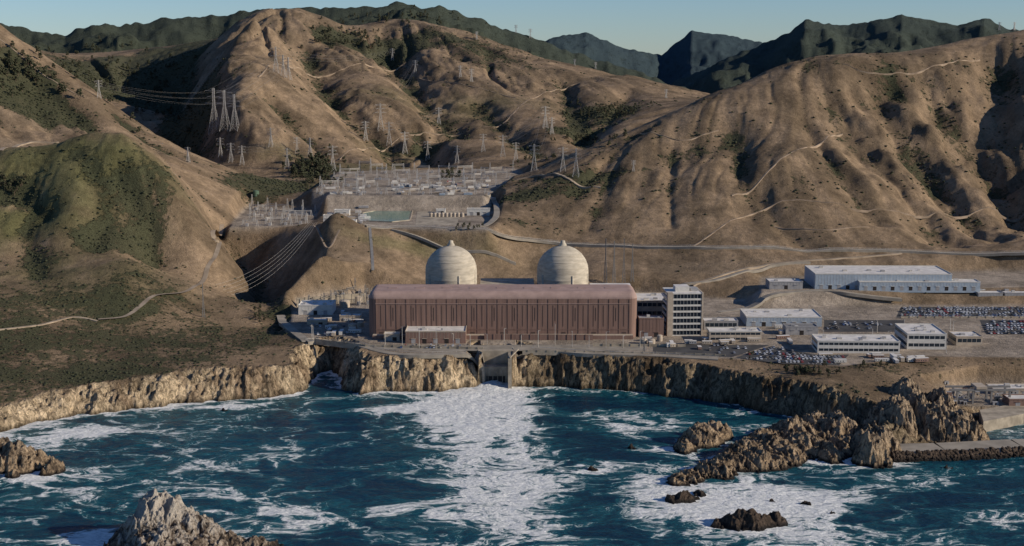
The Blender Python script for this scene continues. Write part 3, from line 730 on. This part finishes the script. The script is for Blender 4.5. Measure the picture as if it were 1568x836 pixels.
# ------------------------------------------------------------------ outfall structure
b=MB();q0=PZ(741,592,0);q1=PZ(779,592,0);yb=q0.y
b.box(q0.x-2.5,q0.x+.5,yb+1,yb+18,-4,17,M_conc);b.box(q1.x-.5,q1.x+2.5,yb-8,yb+18,-4,25.5,M_conc)
b.box(q0.x+.5,q1.x-.5,yb+8,yb+18,-4,15,M_conc);b.box(q0.x-5,q1.x+4,yb+18,yb+22,14,26.4,M_conc)
b.box(q0.x+2,q1.x-3,yb+7.9,yb+8.05,1,7,M_dark)
for k in range(4):b.box(q0.x+3+k*4.,q0.x+3.6+k*4.,yb+7.0,yb+7.95,-2,12,M_conc)
b.beam((q1.x+1,yb-7,26),(q1.x+8,yb+8,30),.4,M_conc)
b.build('cooling_water_outfall')
# ------------------------------------------------------------------ sea rocks
def rock_mat(name,guano,base=(.30,.20,.12),dk_=(.07,.05,.035)):
    N=NT(name);n1_=N.noise(.12,8,.72,1.5,vec=N.scale((1,1,.5)));n2_=N.noise(.6,7,.75)
    sx=N.add('ShaderNodeSeparateXYZ');N.l.new(N.pos(),sx.inputs[0]);z_=sx.outputs[2]
    c=N.mix(N.sstep(n1_,.38,.58),c4(dk_),c4(base));c=N.mix(1,c,N.sstep(n2_,.3,.7,.5,1.45),'MULTIPLY')
    gz=N.math('ADD',N.math('MULTIPLY',z_,.030),N.math('MULTIPLY',N.math('SUBTRACT',n1_,.5),2.4))
    c=N.mix(N.math('MULTIPLY',N.sstep(gz,.2,.6),guano),c,(.62,.54,.43,1))
    wz=N.math('ADD',z_,N.math('MULTIPLY',N.math('SUBTRACT',n2_,.5),3))
    c=N.mix(N.sstep(wz,3.2,.8),c,(.022,.018,.015,1))
    N.l.new(c,N.b.inputs['Base Color']);N.b.inputs['Roughness'].default_value=.85
    N.l.new(N.bump(N.math('ADD',N.math('MULTIPLY',n1_,4),N.math('MULTIPLY',n2_,1.3)),1.6,1),N.b.inputs['Normal']);return N.m
RK=rock_mat('sea_rock',0.12,(.46,.33,.20));RKG=rock_mat('guano_rock',.9,(.36,.27,.19));RKD=rock_mat('wet_rock',.0,(.12,.085,.06))
RL=[]
def rockobj(name,peaks,m,seed,res=.55,pw=1.5,jag=1.,kk=4.):
    P=[(PZ(u,v,0),h,r) for u,v,h,r in peaks]
    for p,h,r in P:RL.append((p.x,p.y,r))
    x0=min(p.x-r for p,h,r in P)-8;x1=max(p.x+r for p,h,r in P)+8;ya=min(p.y-r for p,h,r in P)-8;yb=max(p.y+r for p,h,r in P)+8
    X,Y=np.meshgrid(np.arange(x0,x1,res),np.arange(ya,yb,res))
    big=min(1.,max(r for _,_,r in P)/14)
    wx=big*5*fbm(X/14,Y/14,4,seed)+1.5*rid(X/4,Y/4,2,seed+2);wy=big*5*fbm(X/14,Y/14,4,seed+50)+1.5*rid(X/4,Y/4,2,seed+6)
    Zr=np.full(X.shape,-6.)
    for p,h,r in P:
        d=np.hypot(X-p.x+wx,Y-p.y+wy)/r
        zz=(h+5)*(1-np.minimum(d,1.3)**pw)-5
        mx=np.maximum(Zr,zz);Zr=mx+np.maximum(0,kk-np.abs(Zr-zz))**2/(4*kk)
    env=ss(Zr,-4,3)
    hh=max(h for _,h,_ in P);am=(1.2+.08*hh)*jag
    sl=(X*.8+Y*.45+2*fbm(X/12,Y/12,3,seed+70))/6.5;slab=sl-np.floor(sl)
    Zr=Zr+env*am*(.9*rid((X+.5*Y)/9,(Y-.4*X)/16,4,seed+9)+.8*rid(X/3.6,Y/5,3,seed+19)+.35*rid(X/1.4,Y/1.4,2,seed+29)+.9*(slab-.5)-.3)
    grid_obj(name,X,Y,Zr,[m],keep=Zr>-3.5)
rockobj('sea_stack',[(247,828,29,24),(270,829,27,24),(228,836,20,24),(290,834,19,22),(318,838,13,20),(350,839,9,18),(388,839,5.5,15),(412,837,3,11),(200,838,10,18),(255,850,15,32),(305,852,10,24)],RKG,1,.45,1.75,.6,3.)
rockobj('sea_rock',[(28,716,16,20),(0,712,17,18),(-30,709,15,20),(52,708,10,13)],RK,4,.5,1.8)
rockobj('sea_rock',[(84,722,9,10),(72,727,5,8)],RK,5);rockobj('sea_rock',[(20,731,5,7)],RK,6)
rockobj('sea_rock',[(1075,678,13,17),(1050,688,7,13),(1098,670,11,13)],RK,7,.5,1.7,.8)
rockobj('sea_rock_outcrop',[(1140,702,11,22),(1165,712,8,18),(1100,722,7,20),(1062,732,4,18),(1038,738,3,13),(1182,692,12,24),(1230,690,12,24),(1215,668,13,24),(1265,700,9,18),(1165,675,8,18),(1250,660,14,24),(1195,714,5,12),(1292,690,9,18),(1285,665,15,24),(1120,712,8,18),(1205,704,8,18),(1150,690,8,16)],RK,8,.55,1.5,1.1,6.)
rockobj('sea_rock_outcrop',[(1336,706,20,16),(1350,695,17,15),(1322,690,14,16)],RK,9,.5,1.7,1.,4.)
rockobj('sea_rock_outcrop',[(1372,668,27,23),(1402,662,27,22),(1432,668,24,22),(1465,672,20,19),(1488,676,12,14),(1385,640,28,26),(1345,650,18,22),(1440,645,22,24),(1350,668,22,19)],RK,10,.55,1.6,1.15,6.)
rockobj('sea_rock',[(1045,765,4.5,13),(1072,757,3,9),(1028,768,3,8)],RKD,11);rockobj('sea_rock',[(1150,803,10,15),(1130,803,6,12),(1180,800,6,12),(1105,804,3,9)],RKD,12,.5,1.4,.8)
for i,(u,v,h,r) in enumerate([(905,719,2.2,5),(966,686,2.5,4),(1232,772,1.6,5),(1275,786,1.5,4),(1182,768,1.2,3),(340,628,2,4),(180,838,3,6),(1090,604,7,5),(1450,716,1.4,3)]):
    rockobj('sea_rock',[(u,v,h,r),(u+6,v+1,h*.6,r*.7)],RKD,20+i,.4)
b=MB()
bp=[PZ(u,v,0) for u,v in [(1366,703),(1450,701),(1568,695),(1760,690)]]
for i in range(len(bp)-1):
    A,B_=bp[i],bp[i+1];n_=Vector((-(B_-A).y,(B_-A).x,0)).normalized()
    b.face([A+Vector((0,0,4.5)),B_+Vector((0,0,4.5)),B_+n_*20+Vector((0,0,4.5)),A+n_*20+Vector((0,0,4.5))],M_road)
    b.face([A-n_*9+Vector((0,0,-4)),B_-n_*9+Vector((0,0,-4)),B_+Vector((0,0,4.5)),A+Vector((0,0,4.5))],M_steeld)
    b.face([A+n_*20+Vector((0,0,4.5)),B_+n_*20+Vector((0,0,4.5)),B_+n_*22+Vector((0,0,-4)),A+n_*22+Vector((0,0,-4))],M_conc)
b.build('breakwater')
def icot():
    t=(1+5**.5)/2;v=np.array([(-1,t,0),(1,t,0),(-1,-t,0),(1,-t,0),(0,-1,t),(0,1,t),(0,-1,-t),(0,1,-t),(t,0,-1),(t,0,1),(-t,0,-1),(-t,0,1)],float);v/=np.linalg.norm(v[0])
    f=np.array([(0,11,5),(0,5,1),(0,1,7),(0,7,10),(0,10,11),(1,5,9),(5,11,4),(11,10,2),(10,7,6),(7,1,8),(3,9,4),(3,4,2),(3,2,6),(3,6,8),(3,8,9),(4,9,5),(2,4,11),(6,2,10),(8,6,7),(9,8,1)]);return v,f
IV,IF=icot()
def clumps(name,P,Rr,m,flat=.7,jit=.35,smooth=False):
    n=len(P);V=IV[None]*(1+jit*rng.uniform(-1,1,(n,12,1)));V=V*Rr[:,None,None]*np.array([1,1,flat])
    a=rng.uniform(0,6.28,n);c,s=np.cos(a)[:,None],np.sin(a)[:,None]
    V=np.stack([V[...,0]*c-V[...,1]*s,V[...,0]*s+V[...,1]*c,V[...,2]],-1)+P[:,None,:]
    Fc=(IF[None]+12*np.arange(n)[:,None,None]).reshape(-1)
    me=bpy.data.meshes.new(name);me.vertices.add(n*12);me.vertices.foreach_set('co',V.reshape(-1).astype(np.float32))
    me.loops.add(len(Fc));me.loops.foreach_set('vertex_index',Fc.astype(np.int32));me.polygons.add(len(Fc)//3);me.polygons.foreach_set('loop_start',np.arange(0,len(Fc),3,dtype=np.int32))
    me.update(calc_edges=True)
    if smooth:me.shade_smooth()
    return obj_from(name,me,[m])
pts=[]
for i in range(len(bp)-1):
    for k in range(520):
        t=random.random();w=random.random();A=bp[i].lerp(bp[i+1],t);pts.append((A.x,A.y-9.5*w,4.6-8*w+.3))
clumps('riprap_rocks',np.array(pts),rng.uniform(.8,1.9,len(pts)),RKD,.8,.3)
b=MB();P=poly([(1506,646),(1568,634),(1800,636),(1800,628),(1568,616),(1500,628)],8)
b.prism(P,-5,8.3,M_conc);b.build('wharf')
building('intake_structure',1520,1600,604,596,8,16,M_tan,M_roofw,1,'doors',3)
building('intake_structure',1545,1610,622,612,8,14,M_brown,M_roofw,1,'doors',3)
b=MB();p=PZ(1465,618,8)
for sx in(0,12,26,40):
    for sy in(0,10):b.beam((sx,sy,0),(sx,sy,10),.7,M_steeld)
b.box(-6,44,-1,0.5,10,11.5,M_steeld);b.box(-6,44,9.5,11,10,11.5,M_steeld);b.box(14,22,-1.5,11.5,11.5,13.5,M_tan)
for sx in(0,12,26):b.beam((sx,0,10),(sx+12,0,3),.3,M_steeld)
o=b.build('gantry_crane');o.location=p
for k in range(40):
    u,v=random.uniform(1440,1568),random.uniform(596,632)
    p=PZ(u,v,8.2)
    if samp(Z,p.x,p.y)<5:continue
    b=MB();w=random.uniform(1,3);h=random.uniform(1.5,4);b.box(-w,w,-1.2,1.2,0,h,random.choice([M_tan,M_grey,M_white,M_brown]),M_roofw);b.box(-w-.1,w+.1,-1.3,1.3,h,h+.15,M_grey);b.box(-.5,.5,-1.26,-1.19,0,min(2,h*.8),M_dark)
    o=b.build('equipment_shed');o.location=(p.x,p.y,ZT(p.x,p.y))
# ------------------------------------------------------------------ vegetation
pr=(scrub**2.2)*(Z>12)*(cliff<.3)*(padm<.1)*(isfar<.5)*(YY<3400)*np.clip(np.gradient(ys)[:,None]/2.,.3,3)*(np.abs(AA)<.45)
pr/=pr.sum();K=17000
sel=rng.choice(pr.size,K,p=pr.ravel());px=XX.ravel()[sel]+rng.uniform(-2,2,K);py=YY.ravel()[sel]+rng.uniform(-2,2,K);pz=samp(Z,px,py)
rad=rng.uniform(.5,1.7,K)**1.2*np.clip(py/1300,.8,1.7)
clumps('coastal_scrub',np.stack([px,py,pz+rad*.15],-1),rad,M_leaf,.6)
def grove(spec):
    P=[];Rr=[];b=MB()
    for u,v,n_,su,sv,hh in spec:
        for k in range(n_):
            p=hit(u+random.gauss(0,su),v+random.gauss(0,sv));h=hh*random.uniform(.7,1.2)
            if p.z<10:continue
            b.rings([[(p.x+r*math.cos(a)+dx,p.y+r*math.sin(a),p.z+z_) for a in (0,2.1,4.2)] for r,z_,dx in ((.4,-1,0),(.25,h*.5,.2),(.08,h*.85,.5))],M_trunk)
            for j in range(4):
                a=random.uniform(0,6.28);b.beam((p.x,p.y,p.z+h*.4),(p.x+math.cos(a)*h*.28,p.y+math.sin(a)*h*.28,p.z+h*.7),.12,M_trunk)
            for j in range(26):
                a=random.uniform(0,6.28);t=random.random();rr_=h*.36*math.sqrt(random.random())*(1-.55*t);P.append((p.x+rr_*math.cos(a),p.y+rr_*math.sin(a),p.z+h*(.32+.68*t)));Rr.append(h*random.uniform(.06,.13))
    b.build('tree_trunks');clumps('tree_grove',np.array(P),np.array(Rr),M_leaf,.75,.45)
grove([(480,262,60,18,8,13),(500,278,20,14,5,9),(25,110,40,30,20,12),(690,272,14,8,3,10),(1240,572,36,22,3,5),(400,490,10,6,8,5),(1150,545,4,6,3,4),(820,245,14,20,6,9),(1330,560,8,16,3,4),(720,350,10,14,2,5),(540,60,50,30,10,12),(130,110,50,40,25,14),(240,130,50,40,30,14),(930,172,50,30,6,10),(620,30,40,50,6,12),(10,285,20,18,8,7),(900,214,30,26,4,8)])
# ------------------------------------------------------------------ sea
def ax(a,b,st_,lo,hi):
    core=np.arange(a,b,st_);l=[];x=a;s=st_
    while x>lo: s*=1.25;x-=s;l.append(x)
    r=[];x=core[-1];s=st_
    while x<hi: s*=1.25;x+=s;r.append(x)
    return np.concatenate([l[::-1],core,r])
gx_=ax(-520,520,2.0,-14000,14000);gy_=ax(640,1110,2.0,-9000,9000)
SX,SY=np.meshgrid(gx_,gy_)
near=ss(SY,1500,1150)*ss(np.abs(SX),900,560)*ss(SY,500,640)
SZ=near*(.6*fbm(SX/26+SY/60,SY/13,3,201)+.35*rid(SX/9,SY/6,3,205)+.12*fbm(SX/3,SY/3,2,208))
wxx=9*fbm(SX/30,SY/30,3,401);wyy=12*fbm(SX/30,SY/30,3,411)
def gb_(u,v,ru,rv,p_=1.):
    c=PZ(u,v,0);rx=ru/F*c.y;ry=abs(PZ(u,v-rv,0).y-c.y)
    return np.exp(-(((SX-c.x+wxx)/rx)**2+((SY-c.y+wyy)/ry)**2)**p_)
den=np.zeros(SX.shape)-.05
for q in [(757,592,38,8,1.3),(750,604,58,10,.9),(740,622,74,16,.68),(726,648,88,20,.46),(690,655,80,22,.18),(605,622,50,6,.5),(630,630,70,10,.28),(730,690,100,34,.30),(795,660,24,50,.30),(760,750,90,36,.26),(730,800,90,40,.14),
 (650,790,170,44,.12),(400,690,150,26,.10),(250,720,160,30,.06),(150,662,100,12,.28),(60,690,90,30,.12),(480,780,160,40,.08),(810,780,50,60,.20),(845,740,36,50,.10),
 (1080,775,100,20,.36),(1180,745,85,12,.46),(1230,770,95,20,.38),(1130,770,110,30,.28),(1170,812,90,20,.36),(1285,708,55,6,.8),(1000,735,40,30,.2),(1015,688,50,10,.36),(960,655,90,10,.18),(900,715,50,10,.26),(1390,730,50,12,.22),(1540,800,60,16,.2),(905,632,90,8,.18),(120,825,60,9,.5),(60,730,50,12,.34),(1060,700,35,8,.38),(330,625,50,5,.3),(140,834,50,8,.5),(400,836,40,5,.4)]:
    den+=q[4]*gb_(*q[:4])
cs=sdf(SX,SY,CP);den+=.36*np.exp(-np.maximum(-cs,0)/5.)*((SX<-20)|(SX>900))+.10*np.exp(-np.maximum(-cs,0)/6.)
for x,y,r in RL:
    if r<3:continue
    d=np.hypot(SX-x,SY-y)-r;den+=.06*np.exp(-np.maximum(d,0)/5.)
for q in [(1000,622,150,12,.25),(930,690,60,25,.14),(1450,760,90,40,.10),(250,642,90,8,.1),(900,770,40,30,.14),(1450,800,80,30,.1),(868,640,34,30,.2)]:den-=q[4]*gb_(*q[:4])
den+=.13*fbm(SX/80,SY/110,3,301)
den=np.clip(den,-.3,1.3)*ss(SY,1200,1120)
jet=gb_(757,588,26,8)
SZ=SZ+jet*2.2*(1+rid(SX/4,SY/4,3,6))+.7*np.clip(den-.3,0,1)*rid(SX/5,SY/5,3,44)
N=NT('sea_water')
at=N.attr('foam');sp=N.add('ShaderNodeSeparateColor');N.l.new(at.outputs['Color'],sp.inputs[0]);den_=N.math('SUBTRACT',sp.outputs[0],.3)
flow=N.scale((.62,1.0,0))
wv=N.add('ShaderNodeTexNoise');N.l.new(flow,wv.inputs['Vector']);wv.inputs['Scale'].default_value=.025;wv.inputs['Detail'].default_value=4
off=N.add('ShaderNodeVectorMath',operation='MULTIPLY_ADD');N.l.new(wv.outputs['Color'],off.inputs[0]);off.inputs[1].default_value=(52,52,0);N.l.new(flow,off.inputs[2]);fv=off.outputs[0]
def ridn(sc,det,k):
    nz=N.noise(sc,det,.6,0,vec=fv);return N.math('SUBTRACT',1,N.math('MULTIPLY',N.math('ABSOLUTE',N.math('SUBTRACT',nz,.5)),k),clamp=True)
r1=ridn(.022,5,11.);r2=ridn(.07,5,9.);r4=ridn(.22,4,6.5);r3=N.noise(.5,5,.7,vec=fv)
big=N.noise(.012,3,.5,vec=fv)
pt=N.math('ADD',N.math('MULTIPLY',r1,.32),N.math('MULTIPLY',r2,.28));pt=N.math('ADD',pt,N.math('MULTIPLY',r4,.16));pt=N.math('ADD',pt,N.math('MULTIPLY',r3,.34));pt=N.math('ADD',pt,N.math('MULTIPLY',N.math('SUBTRACT',big,.5),.8))
val=N.math('ADD',pt,den_)
fm=N.sstep(val,.65,.92);soft=N.sstep(val,.28,.92)
deep=N.mix(N.sstep(big,.35,.65),(.004,.026,.050,1),(.006,.046,.068,1));teal=(.018,.15,.165,1)
cw_=N.mix(N.math('MULTIPLY',soft,.75),deep,teal)
fc=N.mix(N.sstep(r3,.3,.6),(.44,.46,.44,1),(.88,.86,.80,1))
N.l.new(N.mix(N.math('MULTIPLY',fm,.94),cw_,fc),N.b.inputs['Base Color'])
N.l.new(N.sstep(fm,0.,1.,.25,.9),N.b.inputs['Roughness']);N.b.inputs['IOR'].default_value=1.33;N.b.inputs['Specular IOR Level'].default_value=.3
w1=N.noise(.22,6,.65,vec=N.scale((.6,1.2,0)));hh=N.math('ADD',N.math('MULTIPLY',w1,3.2),N.math('MULTIPLY',fm,.4))
N.l.new(N.bump(hh,1.0,.9),N.b.inputs['Normal'])
sea=grid_obj('sea_water',SX,SY,SZ,[N.m]);attr(sea,'foam',np.stack([den+.3]*3,-1))
# ------------------------------------------------------------------ light + sky + camera
el=math.radians(23);az=math.radians(-16)
Sv=Vector((math.cos(el)*math.cos(az),math.cos(el)*math.sin(az),math.sin(el)))
sun=bpy.data.lights.new('sun','SUN');sun.energy=5.0;sun.angle=math.radians(.5);sun.color=(1,.90,.77)
so_=bpy.data.objects.new('sun',sun);scn.collection.objects.link(so_);so_.rotation_euler=Sv.to_track_quat('Z','Y').to_euler()
w=bpy.data.worlds.new('World');scn.world=w;w.use_nodes=True;nt=w.node_tree
sk=nt.nodes.new('ShaderNodeTexSky');sk.sky_type='NISHITA';sk.sun_disc=False;sk.sun_elevation=el;sk.sun_rotation=math.atan2(Sv.x,Sv.y);sk.air_density=1.0;sk.dust_density=0.;sk.ozone_density=3
mx=nt.nodes.new('ShaderNodeMix');mx.data_type='RGBA';mx.blend_type='MULTIPLY';mx.inputs[0].default_value=1;mx.inputs[7].default_value=(.76,.98,1.38,1)
nt.links.new(sk.outputs[0],mx.inputs[6]);nt.links.new(mx.outputs[2],nt.nodes['Background'].inputs[0]);nt.nodes['Background'].inputs[1].default_value=.072
cam=bpy.data.cameras.new('camera');cam.sensor_width=36;cam.lens=36*F/1568;cam.clip_end=40000;cam.clip_start=1
co_=bpy.data.objects.new('camera',cam);scn.collection.objects.link(co_);co_.location=(0,0,H);co_.rotation_euler=(math.pi/2-TH,0,0);scn.camera=co_
scn.view_settings.view_transform='Standard';scn.view_settings.look='None';scn.view_settings.exposure=0
print('objects',len(bpy.data.objects))
